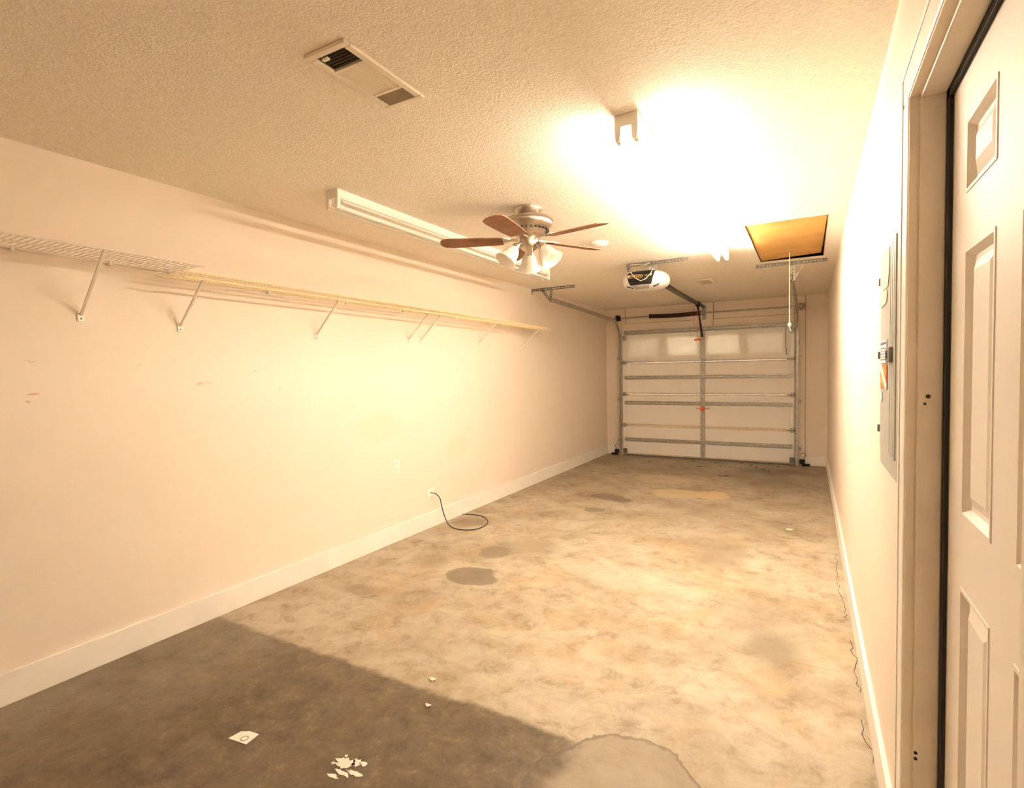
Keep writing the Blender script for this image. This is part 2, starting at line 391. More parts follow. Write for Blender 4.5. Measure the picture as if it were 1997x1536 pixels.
for ya, yb in ((yc[0], yc[1]), (yc[4], yc[5])): MB().box(DX+.003, DX+.04, ya, yb, Z0, Z1).build('stile', 'door_white', dr)
for za, zb in ((zc[0], zc[1]), (zc[2], zc[3]), (zc[4], zc[5]), (zc[6], zc[7])):
    MB().box(DX+.003, DX+.04, yc[1], yc[4], za, zb).build('rail', 'door_white', dr)
for za, zb in ((zc[1], zc[2]), (zc[3], zc[4]), (zc[5], zc[6])):
    MB().box(DX+.003, DX+.04, yc[2], yc[3], za, zb).build('mullion', 'door_white', dr)
    for ya, yb in ((yc[1], yc[2]), (yc[3], yc[4])):
        def ring(x, i): return [(x, ya+i, za+i), (x, yb-i, za+i), (x, yb-i, zb-i), (x, ya+i, zb-i)]
        steps = [(DX+.012, -.001), (DX+.001, .001), (DX+.001, .008), (DX+.015, .019), (DX+.015, .029), (DX+.006, .052)]
        vs = []; fs = []
        for x, i in steps: vs += ring(x, i)
        for k in range(len(steps)-1):
            for j in range(4): fs.append((k*4+j, k*4+(j+1) % 4, k*4+4+(j+1) % 4, k*4+4+j))
        k = (len(steps)-1)*4; fs.append((k, k+1, k+2, k+3))
        MB().add(vs, fs).build('panel', 'door_white', dr)
MB().box(DX+.034, DX+.038, yc[1], yc[4], zc[1], zc[6]).build('back_sheet', 'door_white', dr)

# ------------------------------------------------------------------ garage door
gd = thing('garage_door', (-1.49, 8.88, 0), 'white four-section overhead garage door with steel struts', 'garage door')
gx0, gx1, gxm = -2.79, -.19, -1.49
zs = [.022, .520, 1.046, 1.574, 2.088]
WX = [(-2.67, -2.19), (-2.02, -1.56), (-1.42, -.96), (-.82, -.36)]; WZ = (1.69, 1.97)
for i in range(4):
    a, bz = zs[i], zs[i+1]-.004
    if i < 3:
        sec = MB().box(gx0, gx1, 8.885, 8.925, a, bz).build('section', 'edge', gd)
        for xa, xb in ((gx0+.062, gxm-.036), (gxm+.036, gx1-.062)):
            MB().box(xa, xb, 8.872, 8.886, a+.022, bz-.022).build('backing_panel', 'foam', sec, bevel=.003)
    else:
        mb = MB(); xs = [gx0]+[x for p_ in WX for x in p_]+[gx1]
        mb.box(gx0, gx1, 8.885, 8.925, a, WZ[0]); mb.box(gx0, gx1, 8.885, 8.925, WZ[1], bz)
        for k in range(0, len(xs), 2): mb.box(xs[k], xs[k+1], 8.885, 8.925, WZ[0], WZ[1])
        sec = mb.build('section', 'edge', gd)
        for k, (xa, xb) in enumerate(WX): MB().box(xa, xb, 8.912, 8.918, WZ[0], WZ[1]).build('window_pane', 'daylight' if k in (1, 2) else 'daylight_dim', sec)
        for xa, xb in ((gx0+.062, gxm-.036), (gxm+.036, gx1-.062)):
            MB().box(xa, xb, 8.868, 8.872, a+.022, bz-.01).build('backing_sheet', 'sheet', sec)
            for q in ((xa, xb, 8.872, 8.885, a+.022, a+.04), (xa, xb, 8.872, 8.885, bz-.03, bz-.01)):
                MB().box(*q).build('batten', 'foam', sec)
    MB().box(gxm-.035, gxm+.035, 8.860, 8.888, a, bz).build('centre_stile', 'galv', sec, bevel=.003)
    for xa in (gx0, gx1-.06):
        MB().box(xa, xa+.06, 8.866, 8.888, a, bz).build('end_stile', 'foam', sec, bevel=.002)
# struts (hat channels)
def strut(z, hh, dd, mat='galv'):
    s_ = [(0, -hh/2), (0, -hh/2-.014), (.003, -hh/2-.014), (.003, -hh/2+.001), (dd, -hh*.3), (dd, hh*.3), (.003, hh/2-.001), (.003, hh/2+.014), (0, hh/2+.014), (0, hh/2)]
    MB().sweep([(gx0+.035, 8.862, z), (gx1-.03, 8.862, z)], [(-u, v) for u, v in s_], (0, 1, 0)).build('strut', mat, gd)
for z in (1.325, .90, .278): strut(z, .034, .042)
strut(2.082, .045, .05)
MB().box(gx0+.01, gx1-.01, 8.868, 8.935, .004, .024).build('bottom_seal', 'galv_dark', gd, bevel=.003)
# hinges, roller carriers
for z in zs[1:4]:
    for xs_ in (gx0+.03, gx1-.03):
        h_ = MB().box(xs_-.028, xs_+.028, 8.850, 8.868, z-.034, z+.034).build('hinge', 'galv', gd, bevel=.004)
        sg = 1 if xs_ < gxm else -1
        MB().tube([(xs_-sg*.05, 8.842, z), (xs_+sg*.075, 8.842, z)], .006, 8).build('roller_stem', 'galv_dark', h_)
    MB().box(gxm-.022, gxm+.022, 8.852, 8.862, z-.03, z+.03).build('hinge', 'galv', gd, bevel=.003)
for xs_ in (gx0+.035, gx1-.035):
    h_ = MB().box(xs_-.034, xs_+.034, 8.835, 8.868, 1.955, 2.035).build('top_roller_bracket', 'galv', gd, bevel=.005)
    MB().box(xs_-.03, xs_+.03, 8.815, 8.835, 1.975, 1.985).build('flange', 'galv', h_)
    MB().box(xs_-.03, xs_+.03, 8.815, 8.835, 2.008, 2.018).build('flange', 'galv', h_)
    MB().box(xs_-.034, xs_+.034, 8.85, 8.867, .03, .12).build('bottom_bracket', 'galv_dark', gd, bevel=.004)
lk = MB().lathe([(.034, 0), (.036, .006), (.03, .016), (0.012, .02)], (gxm, 8.856, .818), 16, (0, -1, 0)).build('lock', 'red', gd, smooth=True)
MB().bar((gxm-.10, 8.848, .825), (gxm+.11, 8.848, .822), .014, .006, (0, 0, 1)).build('latch_bar', 'galv', lk)
MB().bar((gxm-.004, 8.846, .75), (gxm-.004, 8.846, .90), .02, .006).build('latch_plate', 'galv', lk)
MB().tube([(gx1-.12, 8.85, 2.04), (gx1-.125, 8.845, 1.9), (gx1-.12, 8.845, 1.75), (gx1-.105, 8.85, 1.64)], .005, 6).build('lift_cord', 'cable', gd)

# ------------------------------------------------------------------ tracks
def track(x, sgn, zt, label):
    t = thing('door_track', (x, 8.85, 0), label, 'door track')
    r = .33; yv = 8.835
    sec_ = [(-.013, -.026), (.013, -.026), (.013, -.018), (-.009, -.018), (-.009, .018), (.013, .018), (.013, .026), (-.013, .026)]
    sec_ = [(u*-sgn, v) for u, v in sec_]
    MB().sweep([(x, yv, 0.002), (x, yv, 1.0), (x, yv, zt-.02-r)], sec_, (1, 0, 0)).build('vertical_track', 'galv', t)
    pts = [(x, yv-r+r*math.cos(a), zt-.02-r+r*math.sin(a)) for a in [i*PI/2/12 for i in range(13)]]
    MB().sweep(pts, sec_, (1, 0, 0)).build('curved_track', 'galv', t)
    ye = 6.08
    MB().sweep([(x, yv-r, zt-.02), (x, (yv-r+ye)/2, zt+.015), (x, ye, zt+.045)], sec_, (1, 0, 0)).build('horizontal_track', 'galv', t)
    MB().bar((x-sgn*.012, ye-.02, zt+.045), (x-sgn*.012, ye+.10, zt+.043), .06, .004, (0, 0, 1)).build('end_bracket', 'galv', t)
    for z in (.25, .95, 1.65):
        MB().box(min(x, x-sgn*.055), max(x, x-sgn*.055), 8.85, YB-.02, z-.02, z+.02).build('wall_bracket', 'galv', t)
    return t, ye
tl, ye = track(-2.83, 1, 2.30, 'galvanised track up the left side of the garage door, bending under the ceiling')
def angle_iron(name, x0, x1, y, parent):
    o = MB().ladder((x0, y, H-.018), (x1, y, H-.018), (0, 0, 1), (0, 1, 0), .034, .003).build(name, 'galv_dark', parent)
    MB().box(x0, x1, y, y+.034, H-.003, H).build('top_flange', 'galv', o)
    return o
angle_iron('ceiling_angle', XL+.003, -2.516, 6.1, tl)
MB().ladder((-2.955, 6.1, H-.02), (-2.862, 6.1, 2.352), (1, 0, .5), (0, 1, 0), .032, .003).build('hanger_strap', 'galv_dark', tl)
MB().ladder((-2.828, 6.105, H-.02), (-2.842, 6.105, 2.352), (1, 0, 0), (0, 1, 0), .032, .003).build('hanger_strap', 'galv_dark', tl)
MB().box(XL+.002, XL+.006, 6.085, 6.115, H-.07, H-.002).build('end_tab', 'galv', tl)
tr_, ye = track(-.16, -1, 2.30, 'galvanised track up the right side of the garage door, bending under the hatch')
angle_iron('ceiling_angle', -.491, .141, 6.045, tr_)
MB().ladder((-.156, 6.045, H-.01), (-.150, 6.045, 2.31), (1, 0, 0), (0, 1, 0), .034, .003).build('hanger_strap', 'galv', tr_)
MB().ladder((-.046, 6.05, H-.02), (-.140, 6.05, 2.325), (1, 0, .5), (0, 1, 0), .026, .003).build('hanger_strap', 'galv', tr_)
MB().box(-.185, -.155, 6.02, 6.05, 2.31, 2.37).build('bolt_plate', 'galv_dark', tr_, bevel=.003)
cl = thing('cord_cleat', (-.122, YB-.022, 1.815), 'small white cleat screwed to the right door board', 'cleat')
MB().box(-.14, -.12, YB-.034, YB-.022, 1.79, 1.84).build('base', 'galv', cl)
MB().lathe([(.012, 0), (.026, .01), (.026, .024), (.012, .03)], (-.110, YB-.022, 1.815), 14, (0, -1, 0)).build('knob', 'plate', cl, smooth=True)

# ------------------------------------------------------------------ torsion spring
ts = thing('torsion_spring', (-1.48, YB-.034, 2.337), 'dark brown torsion spring on a steel shaft above the garage door', 'spring')
sy, sz = 8.845, 2.337
MB().tube([(-2.90, sy, sz), (-1.5, sy, sz), (-.06, sy, sz)], .0125, 10).build('shaft', 'galv', ts, smooth=True)
pts = []; turns = 78
for i in range(turns*9+1):
    t_ = i/(turns*9); x = -2.31+t_*.80; sag = -.012*math.sin(PI*t_); a = 2*PI*turns*t_
    pts.append((x, sy+.031*math.cos(a), sz+sag+.031*math.sin(a)))
MB().tube(pts, .0052, 5).build('coil', 'spring', ts, smooth=True)
for x0_, mt in ((-2.325, 'spring'), (-1.512, 'galv')):
    MB().lathe([(.028, 0), (.038, .004), (.038, .024), (.022, .03)], (x0_, sy, sz), 16, (1, 0, 0)).build('winding_cone', mt, ts, smooth=True)
bk = MB().box(-1.478, -1.470, sy-.03, YB-.034, sz-.05, sz+.06).build('centre_bracket', 'galv', ts)
MB().box(-1.50, -1.44, YB-.04, YB-.034, sz-.10, sz+.055).build('plate', 'galv', bk)
for x0_, sg, mt in ((-2.845, 1, 'black'), (-.115, -1, 'galv')):
    d_ = MB().lathe([(.058, 0), (.058, .006), (.046, .010), (.046, .042), (.05, .046), (.036, .052)], (x0_-.026, sy, sz), 20, (1, 0, 0)).build('cable_drum', mt, ts, smooth=True)
    MB().box(x0_-sg*.05-.003, x0_-sg*.05+.003, sy-.04, YB-.022, sz-.05, sz+.05).build('bearing_bracket', 'galv', d_)
for x0_, ya, za in ((-2.79, 8.80, 2.27), (-.20, 8.80, 2.27)):
    MB().tube([(x0_, sy-.045, sz-.02), (x0_, 8.838, 1.2), (x0_, 8.842, .08)], .0022, 5).build('lift_cable', 'galv_dark', gd)

# ------------------------------------------------------------------ opener
op = thing('door_opener', (-1.44, 5.3, H), 'white and black ceiling-hung garage door opener with steel rail', 'door opener')
ocx, ocy, ocz, orx, ory, orz = -1.425, 5.32, 2.325, .222, .19, .092
def se(u): return math.copysign(abs(u)**.72, u)
vs = []; fs = []; nu, nv = 28, 18
for i in range(nv+1):
    ph = -PI/2+PI*i/nv
    for k in range(nu):
        th = 2*PI*k/nu
        vs.append((ocx+orx*se(math.cos(ph))*se(math.cos(th))*1.0, ocy+ory*se(math.cos(ph))*se(math.sin(th)), ocz+orz*se(math.sin(ph))))
for i in range(nv):
    for k in range(nu): fs.append((i*nu+k, i*nu+(k+1) % nu, (i+1)*nu+(k+1) % nu, (i+1)*nu+k))
MB().add(vs, fs).build('light_lens', 'lens', op, smooth=True)
def face_y(x, z, k=1.0):
    e = 2/.72
    t_ = 1-abs((x-ocx)/(orx*k))**e-abs((z-ocz)/(orz*k))**e
    return ocy-ory*k*max(t_, 0)**(1/e)
def fascia(wt, za, zb, name, mat, k, parent):
    vs = []; fs = []; nx, nz = 14, 12
    for i in range(nz+1):
        v_ = i/nz; z = za+(zb-za)*v_; wv = wt(z)
        for j in range(nx+1):
            x = ocx-.012+wv*(2*j/nx-1); vs.append((x, face_y(x, z, k), z))
    for i in range(nz):
        for j in range(nx): q = i*(nx+1)+j; fs.append((q, q+1, q+nx+2, q+nx+1))
    n0 = len(vs); vs += [(x, y+.012, z) for x, y, z in vs]; fs += [tuple(i+n0 for i in reversed(f)) for f in fs[:]]
    for j in range(nx):
        fs.append((j, j+1, n0+j+1, n0+j)); q = nz*(nx+1)+j; fs.append((q, q+1, n0+q+1, n0+q))
    for i in range(nz):
        for c_ in (0, nx): q = i*(nx+1)+c_; fs.append((q, q+nx+1, n0+q+nx+1, n0+q))
    return MB().add(vs, fs).build(name, mat, parent, smooth=True)
wf = lambda z: .074+.058*math.sqrt(max(0, min(1, (z-2.235)/.13)))
fa = fascia(wf, 2.268, 2.408, 'fascia', 'black', 1.03, op)
fascia(lambda z: .068+.02*(z-2.235)/.03, 2.238, 2.267, 'lower_panel', 'grey_pl', 1.03, op)
yt = face_y(ocx, ocz+.02, 1.03)-.004
txt('CRAFTSMAN', .026, (ocx-.055, yt, ocz+.022), (PI/2, 0, 0), 'gold', fa)
txt('1/2 HP', .026, (ocx+.068, yt, ocz+.022), (PI/2, 0, 0), 'gold', fa)
MB().box(ocx-.135+.012, ocx+.013, yt+.001, yt+.003, ocz+.036, ocz+.038).build('logo_border', 'gold', fa)
MB().box(ocx-.135+.012, ocx+.013, yt+.001, yt+.003, ocz+.006, ocz+.008).build('logo_border', 'gold', fa)
for sx in (-.118, .100):
    MB().lathe([(.009, 0), (.009, .006)], (ocx+sx-.006, face_y(ocx+sx, ocz+.025, 1.03)+.002, ocz+.03), 12, (0, -1, 0)).build('screw', 'plate', fa)
for k in range(5):
    for sg in (-1, 1):
        x = ocx+sg*(.105+.012*k); z = 2.252+.004*k
        MB().box(x-.003, x+.003, face_y(x, z)-.003, face_y(x, z)+.02, z-.009, z+.009).build('vent_slot', 'slot', op)
MB().box(ocx-.10, ocx+.10, 5.24, 5.52, 2.405, 2.425).build('top_plate', 'galv', op, bevel=.004)
ai = angle_iron('ceiling_angle', -1.588, -1.009, 5.24, op)
MB().bar((-1.585, 5.232, H-.002), (-1.578, 5.25, 2.42), .034, .004).build('hanger_strap', 'galv_dark', op)
MB().bar((-1.578, 5.25, 2.43), (-1.515, 5.27, 2.41), .03, .004, (0, 1, 0)).build('hanger_strap', 'galv_dark', op)
MB().ladder((-1.325, 5.25, H-.02), (-1.315, 5.26, 2.41), (1, 0, 0), (0, 1, 0), .034, .003).build('hanger_strap', 'galv', op)
MB().bar((-1.315, 5.262, H-.02), (-1.37, 5.262, 2.415), .026, .003).build('hanger_strap', 'galv', op)
MB().tube([(-1.57, 5.22, 2.43), (-1.54, 5.13, 2.415), (-1.51, 5.11, 2.37), (-1.47, 5.10, 2.325), (-1.42, 5.10, 2.295), (-1.37, 5.105, 2.315), (-1.325, 5.115, 2.365), (-1.31, 5.13, 2.41), (-1.335, 5.16, 2.435), (-1.365, 5.19, 2.43), (-1.36, 5.22, 2.415)], .0042, 6).build('power_cord', 'cord_grey', op, smooth=True)
MB().tube([(-1.56, 5.22, 2.48), (-1.48, 5.21, 2.475), (-1.42, 5.21, 2.462), (-1.36, 5.21, 2.48)], .0035, 6).build('bell_wire', 'cord', op, smooth=True)
RX, RZ = -1.46, 2.425
rl = MB().box(RX-.017, RX+.017, 5.42, 8.82, RZ-.018, RZ+.018).build('rail', 'rail', op, bevel=.004)
MB().tube([(RX-.012, 5.45, RZ-.022), (RX-.012, 7.0, RZ-.034), (RX-.012, 8.3, RZ-.022)], .0055, 6).build('chain', 'slot', rl)
MB().box(RX-.025, RX+.025, 8.80, YB-.034, RZ-.025, RZ+.02).build('header_bracket', 'galv', op, bevel=.003)
MB().lathe([(.026, -.012), (.026, .012)], (RX, 8.78, RZ-.004), 16, (1, 0, 0)).build('pulley', 'galv_dark', op, smooth=True)
tv = MB().box(RX-.028, RX+.028, 8.27, 8.37, RZ-.045, RZ+.026).build('trolley', 'black', op, bevel=.006)
MB().box(RX-.012, RX+.012, 8.30, 8.345, RZ-.085, RZ-.04).build('release_lever', 'black', tv, bevel=.004)
am = MB().bar((RX, 8.33, RZ-.06), (RX-.014, 8.62, 2.12), .024, .008).build('door_arm', 'slot', op)
MB().bar((RX-.012, 8.585, 2.15), (gxm+.01, 8.80, 1.95), .03, .012).build('lower_arm', 'slot', am)
MB().box(gxm-.02, gxm+.03, 8.79, 8.862, 1.92, 2.01).build('door_bracket', 'galv', op, bevel=.004)
rc = MB().tube([(RX-.01, 8.32, RZ-.08), (RX-.01, 8.32, 1.90)], .0028, 6).build('release_cord', 'red', op)
MB().tube([(RX-.055, 8.32, 1.885), (RX+.04, 8.32, 1.892)], .011, 10).build('release_handle', 'red', rc, smooth=True)
MB().box(RX-.005, RX+.03, 8.316, 8.324, 1.895, 1.925).build('tag', 'flag_yellow', rc)

# ------------------------------------------------------------------ safety sensors
def sensor(x, sg, label):
    s_ = thing('safety_sensor', (x, 8.86, 0), label, 'sensor', 'door safety sensors')
    MB().box(x-.035, x+.035, 8.83, 8.875, .03, .10).build('eye_housing', 'black', s_, bevel=.01)
    MB().lathe([(.016, 0), (.016, .012)], (x+sg*.02, 8.83, .07), 12, (0, -1, 0)).build('eye', 'slot', s_)
    MB().bar((x+sg*.04, 8.86, .06), (x-sg*.09, 8.89, .002), .03, .008, (0, 1, 0)).build('bracket', 'black', s_)
    MB().box(min(x, x-sg*.10), max(x, x-sg*.10), 8.84, 8.90, 0, .032).build('foot', 'black', s_, bevel=.006)
    MB().tube([(x-sg*.01, 8.88, .09), (x-sg*.05, 8.90, .16), (x-sg*.015, 8.915, .19), (x+sg*.03, 8.91, .16)], .004, 6).build('wire', 'cable', s_, smooth=True)
sensor(-2.90, 1, 'small black safety sensor at the left foot of the garage door')
sensor(-.095, -1, 'small black safety sensor at the right foot of the garage door')

# ------------------------------------------------------------------ fluorescent fixtures
def fixture(xc, on, label):
    y0, y1 = 2.207, 5.055
    t = thing('fluorescent_fixture', (xc, (y0+y1)/2, H), label, 'ceiling light', 'twin tube ceiling strips')
    MB().box(xc-.05, xc+.05, y0, y1, H-.052, H).build('housing', 'fix_white', t, bevel=.003)
    MB().box(xc-.030, xc+.030, y0+.06, y1-.06, H-.060, H-.051).build('ballast_cover', 'fix_white', t, bevel=.003)
    for sx in (-.036, .036):
        for yy, sg in ((y0, 1), (y1, -1)):
            hld = MB().prism([(-.014, 0), (.014, 0), (.012, -.035), (.009, -.058), (-.009, -.058), (-.012, -.035)], 0, sg*.022,
                             lambda a, b_, c_, sx=sx, yy=yy: (xc+sx+a, yy+c_, H-.05+b_)).build('lamp_holder', 'plate', t)
        tb = MB().lathe([(.008, 0), (.0135, .012), (.0135, y1-y0-.056), (.008, y1-y0-.044)], (xc+sx, y0+.022, H-.098), 16, (0, 1, 0)).build('tube', 'tube_on' if on else 'tube_off', t, smooth=True)
        for za in (.0, y1-y0-.066):
            MB().lathe([(.0142, za), (.0142, za+.022)], (xc+sx, y0+.022, H-.098), 16, (0, 1, 0)).build('end_cap', 'plate', tb, smooth=True)
    return t
fixture(-.673, True, 'glowing twin-tube fluorescent strip on the ceiling near the attic hatch')
fixture(-2.405, False, 'unlit white twin-tube fluorescent strip on the ceiling above the wire shelf')

# ------------------------------------------------------------------ ceiling fan
FX, FY = -1.602, 3.118
fan = thing('ceiling_fan', (FX, FY, H), 'brushed nickel ceiling fan with brown blades and three glass shades', 'ceiling fan')
MB().lathe([(.088, 0), (.090, -.006), (.086, -.018), (.070, -.036), (.056, -.052), (.052, -.062)], (FX, FY, H), 32).build('canopy', 'nickel', fan, smooth=True)
MB().lathe([(.06, -.060), (.115, -.064), (.146, -.074), (.155, -.088), (.155, -.108), (.148, -.122), (.125, -.142), (.112, -.150), (.100, -.168), (.086, -.182), (.070, -.190)], (FX, FY, H), 40).build('motor_housing', 'nickel', fan, smooth=True)
MB().lathe([(.156, -.083), (.160, -.088), (.156, -.093)], (FX, FY, H), 40, cap=False).build('housing_band', 'nickel', fan, smooth=True)
for k in range(26):
    a = 2*PI*k/26; c_, s_ = math.cos(a), math.sin(a)
    MB().obox((FX+.121*c_, FY+.121*s_, H-.147), (.012*c_, .012*s_, -.006), (-.004*s_, .004*c_, 0), (0, 0, .006)).build('vent_slot', 'slot', fan)
MB().lathe([(.058, -.188), (.062, -.194), (.062, -.250), (.054, -.262), (.030, -.278), (.014, -.292), (.006, -.298)], (FX, FY, H), 28).build('switch_housing', 'nickel', fan, smooth=True)
BZ = H-.212
for k in range(5):
    a = math.radians(-12+72*k); c_, s_ = math.cos(a), math.sin(a)
    def bp(r, t_, dz=0): return (FX+r*c_-t_*s_, FY+r*s_+t_*c_, BZ+dz)
    iron = MB().prism([(.07, -.018), (.12, -.014), (.16, -.035), (.21, -.04), (.225, 0), (.21, .04), (.16, .035), (.12, .014), (.07, .018)], 0, .006,
                      lambda r, t_, z: bp(r, t_, z+.006-.0*r+t_*.18)).build('blade_iron', 'nickel', fan)
    out = [(.17, -.050), (.30, -.060), (.50, -.066), (.555, -.060), (.578, -.035), (.585, 0), (.578, .035), (.555, .060), (.50, .066), (.30, .060), (.17, .050)]
    MB().prism(out, 0, .006, lambda r, t_, z: bp(r, t_, z+t_*.18)).build('blade', 'blade', fan)
for az in (117, 237, 357):
    a = math.radians(az); d_ = Vector((math.cos(a), math.sin(a), 0)); dn = (d_*.62+Vector((0, 0, -.78))).normalized()
    p0 = Vector((FX, FY, H-.235))+d_*.055; p1 = Vector((FX, FY, H-.248))+d_*.085
    am = MB().tube([p0, (p0+p1)/2+Vector((0, 0, .004)), p1], .011, 10).build('light_arm', 'nickel', fan, smooth=True)
    MB().lathe([(.016, -.004), (.026, .004), (.028, .030), (.024, .036)], p1, 20, dn).build('socket_cup', 'nickel', am, smooth=True)
    pr = [(.024, .026), (.034, .036), (.044, .056), (.050, .080), (.056, .105), (.066, .128), (.076, .142)]
    prof = pr+[(r-.003, z+.0005) for r, z in reversed(pr)]
    sh = MB().lathe(prof, p1, 28, dn, cap=False).build('glass_shade', 'opal', fan, smooth=True)
    MB().lathe([(.010, .035), (.014, .055), (.024, .078), (.026, .092), (.018, .108), (.004, .114)], p1, 16, dn).build('bulb', 'plate', sh, smooth=True)
MB().tube([(FX+.04, FY-.03, H-.262), (FX+.041, FY-.031, H-.31)], .0016, 5).build('pull_chain', 'nickel', fan)

# ------------------------------------------------------------------ ceiling registers, detector
def frame_ring(mb, x0, x1, y0, y1, i, z0, z1):
    mb.box(x0, x1, y0, y0+i, z0, z1); mb.box(x0, x1, y1-i, y1, z0, z1); mb.box(x0, x0+i, y0+i, y1-i, z0, z1); mb.box(x1-i, x1, y0+i, y1-i, z0, z1)
    return mb
rg = thing('ceiling_register', (-1.387, 1.46, H), 'large cream air register with one dark open end, on the near ceiling', 'air vent', 'ceiling air registers')
frame_ring(MB(), -1.478, -1.296, 1.257, 1.666, .026, H-.012, H).build('frame', 'vent_paint', rg, bevel=.004)
MB().box(-1.453, -1.321, 1.282, 1.368, H-.0015, H-.0005).build('duct_shade_plate', 'duct', rg)  # flat dark plate painted as the shade inside the duct
MB().box(-1.453, -1.321, 1.376, 1.641, H-.0015, H-.0005).build('gap_shade_plate', 'duct_half_shade', rg)  # backing plate painted as the soft shade between the fins
for ya, yb in ((1.366, 1.378), (1.552, 1.564)): MB().box(-1.453, -1.321, ya, yb, H-.012, H-.002).build('divider', 'vent_paint', rg)
for k in range(11):
    x = -1.447+k*.0122
    MB().obox((x, 1.465, H-.008), (.0032, 0, .0020), (0, .087, 0), (-.0006, 0, .0009)).build('long_fin', 'vent_paint', rg)
for k in range(6):
    MB().obox((-1.387, 1.291+k*.0130, H-.0045), (.064, 0, 0), (0, .0024, .0014), (0, .0006, -.0004)).build('cross_fin', 'duct', rg)  # fins painted in the dark of the duct shade
    MB().obox((-1.387, 1.571+k*.0130, H-.008), (.064, 0, 0), (0, -.0040, .0028), (0, .0006, .0008)).build('cross_fin', 'duct_half_shade', rg)  # fins painted brown, as if half shaded
MB().box(-1.432, -1.405, 1.288, 1.302, H-.017, H-.009).build('damper_lever', 'vent_paint', rg, bevel=.002)
rg = thing('ceiling_register', (-1.1, 6.8, H), 'small cream air register on the ceiling near the garage door', 'air vent', 'ceiling air registers')
frame_ring(MB(), -1.192, -1.004, 6.61, 7.0, .03, H-.012, H).build('frame', 'vent_paint', rg, bevel=.004)
MB().box(-1.165, -1.03, 6.64, 6.97, H-.0015, H-.0005).build('duct_shade_plate', 'duct_half_shade', rg)  # flat plate painted as soft shade behind the fins
for k in range(9):
    MB().obox((-1.0975, 6.66+k*.036, H-.007), (.068, 0, 0), (0, .010, .0045), (0, -.0006, .0012)).build('fin', 'vent_paint', rg)
sd = thing('smoke_detector', (-1.53, 4.255, H), 'small round cream detector base on the ceiling behind the fan', 'smoke detector')
MB().lathe([(.072, 0), (.074, -.006), (.070, -.018), (.060, -.024), (.02, -.026)], (-1.53, 4.255, H), 28).build('base', 'plate', sd, smooth=True)
MB().lathe([(.030, -.025), (.028, -.030), (.01, -.031)], (-1.53, 4.255, H), 20).build('cap', 'plate', sd, smooth=True)

# ------------------------------------------------------------------ attic hatch
ah = thing('attic_hatch', (-.16, 5.13, H), 'orange plywood attic hatch in the ceiling with a hanging cord', 'hatch')
vs = []
for x, y, dz in ((hx0+.004, hy0+.004, .004), (hx1-.004, hy0+.004, .006), (hx1-.018, hy1-.012, .026), (hx0+.004, hy1-.004, .006)):
    vs += [(x, y, H+dz), (x, y, H+dz+.012)]
MB().add(vs, [(0, 2, 4, 6), (1, 3, 5, 7), (0, 1, 3, 2), (2, 3, 5, 4), (4, 5, 7, 6), (6, 7, 1, 0)]).build('panel', 'ply', ah)
for q in ((hx0-.004, hx0, hy0, hy1), (hx1, hx1+.004, hy0, hy1), (hx0, hx1, hy0-.004, hy0), (hx0, hx1, hy1, hy1+.004)):
    MB().box(q[0], q[1], q[2], q[3], H-.002, H+.09).build('raw_edge', 'rawedge', ah)
MB().box(hx0-.004, hx1+.004, hy0-.004, hy1+.004, H+.09, H+.11).build('light_leak_lid', 'rawedge', ah)  # unseen lid added to stop sky light leaking past the hatch panel
pc = MB().tube([(-.17, 5.67, H+.02), (-.17, 5.668, 2.2), (-.17, 5.67, 1.86)], .0042, 6).build('pull_cord', 'cord', ah)
MB().lathe([(.004, .022), (.015, .012), (.019, 0), (.015, -.012), (.004, -.022)], (-.17, 5.67, 1.845), 14).build('cord_knob', 'plate', pc, smooth=True)
MB().tube([(-.17, 5.67, 1.83), (-.163, 5.67, 1.80), (-.158, 5.67, 1.785)], .0035, 6).build('cord_tail', 'cord', pc)

# ------------------------------------------------------------------ wire shelves
def shelf(y0, y1, d, zt, lip, mat, label, brackets, clips, rr):
    t = thing('wire_shelf', (XL, (y0+y1)/2, zt), label, 'shelf', 'wire shelves on the long wall')
    mb = MB(); n = int((y1-y0)/.0255)
    for i in range(n+1):
        y = y0+(y1-y0)*i/n
        if lip: mb.tube([(XL+.012, y, zt), (XL+d, y, zt), (XL+d+.003, y, zt-lip)], .0021, 5)
        else: mb.tube([(XL+.012, y, zt), (XL+d, y, zt)], .0021, 5)
    o = mb.build('deck_wires', mat, t); o['kind'] = 'stuff'
    MB().tube([(XL+.012, y0, zt-.004), (XL+.012, y1, zt-.004)], rr, 8).build('back_rail', mat, t, smooth=True)
    MB().tube([(XL+d, y0, zt-.003), (XL+d, y1, zt-.003)], .0055, 8).build('front_rail', mat, t, smooth=True)
    MB().tube([(XL+d*.52, y0, zt-.004), (XL+d*.52, y1, zt-.004)], .0045, 8).build('middle_rail', mat, t, smooth=True)
    if lip: MB().tube([(XL+d+.003, y0, zt-lip), (XL+d+.003, y1, zt-lip)], .0055, 8).build('lip_rail', mat, t, smooth=True)
    for yb, yt_, zb in brackets:
        b_ = MB().bar((XL+.008, yb, zb+.008), (XL+d-.004, yt_, zt-.006-lip*.5), .013, .011, (0, 1, 0)).build('bracket', 'wire_white', t, bevel=.002)
        pl = MB().box(XL, XL+.007, yb-.015, yb+.015, zb-.024, zb+.018).build('wall_plate', 'plate', b_, bevel=.003)
        MB().lathe([(.0045, 0), (.0045, .0025)], (XL+.007, yb, zb-.010), 8, (1, 0, 0)).build('screw', 'galv_dark', b_)
    for yc_ in clips:
        MB().box(XL, XL+.026, yc_-.007, yc_+.007, zt-.018, zt+.004).build('wall_clip', 'plate', t, bevel=.003)
    return t
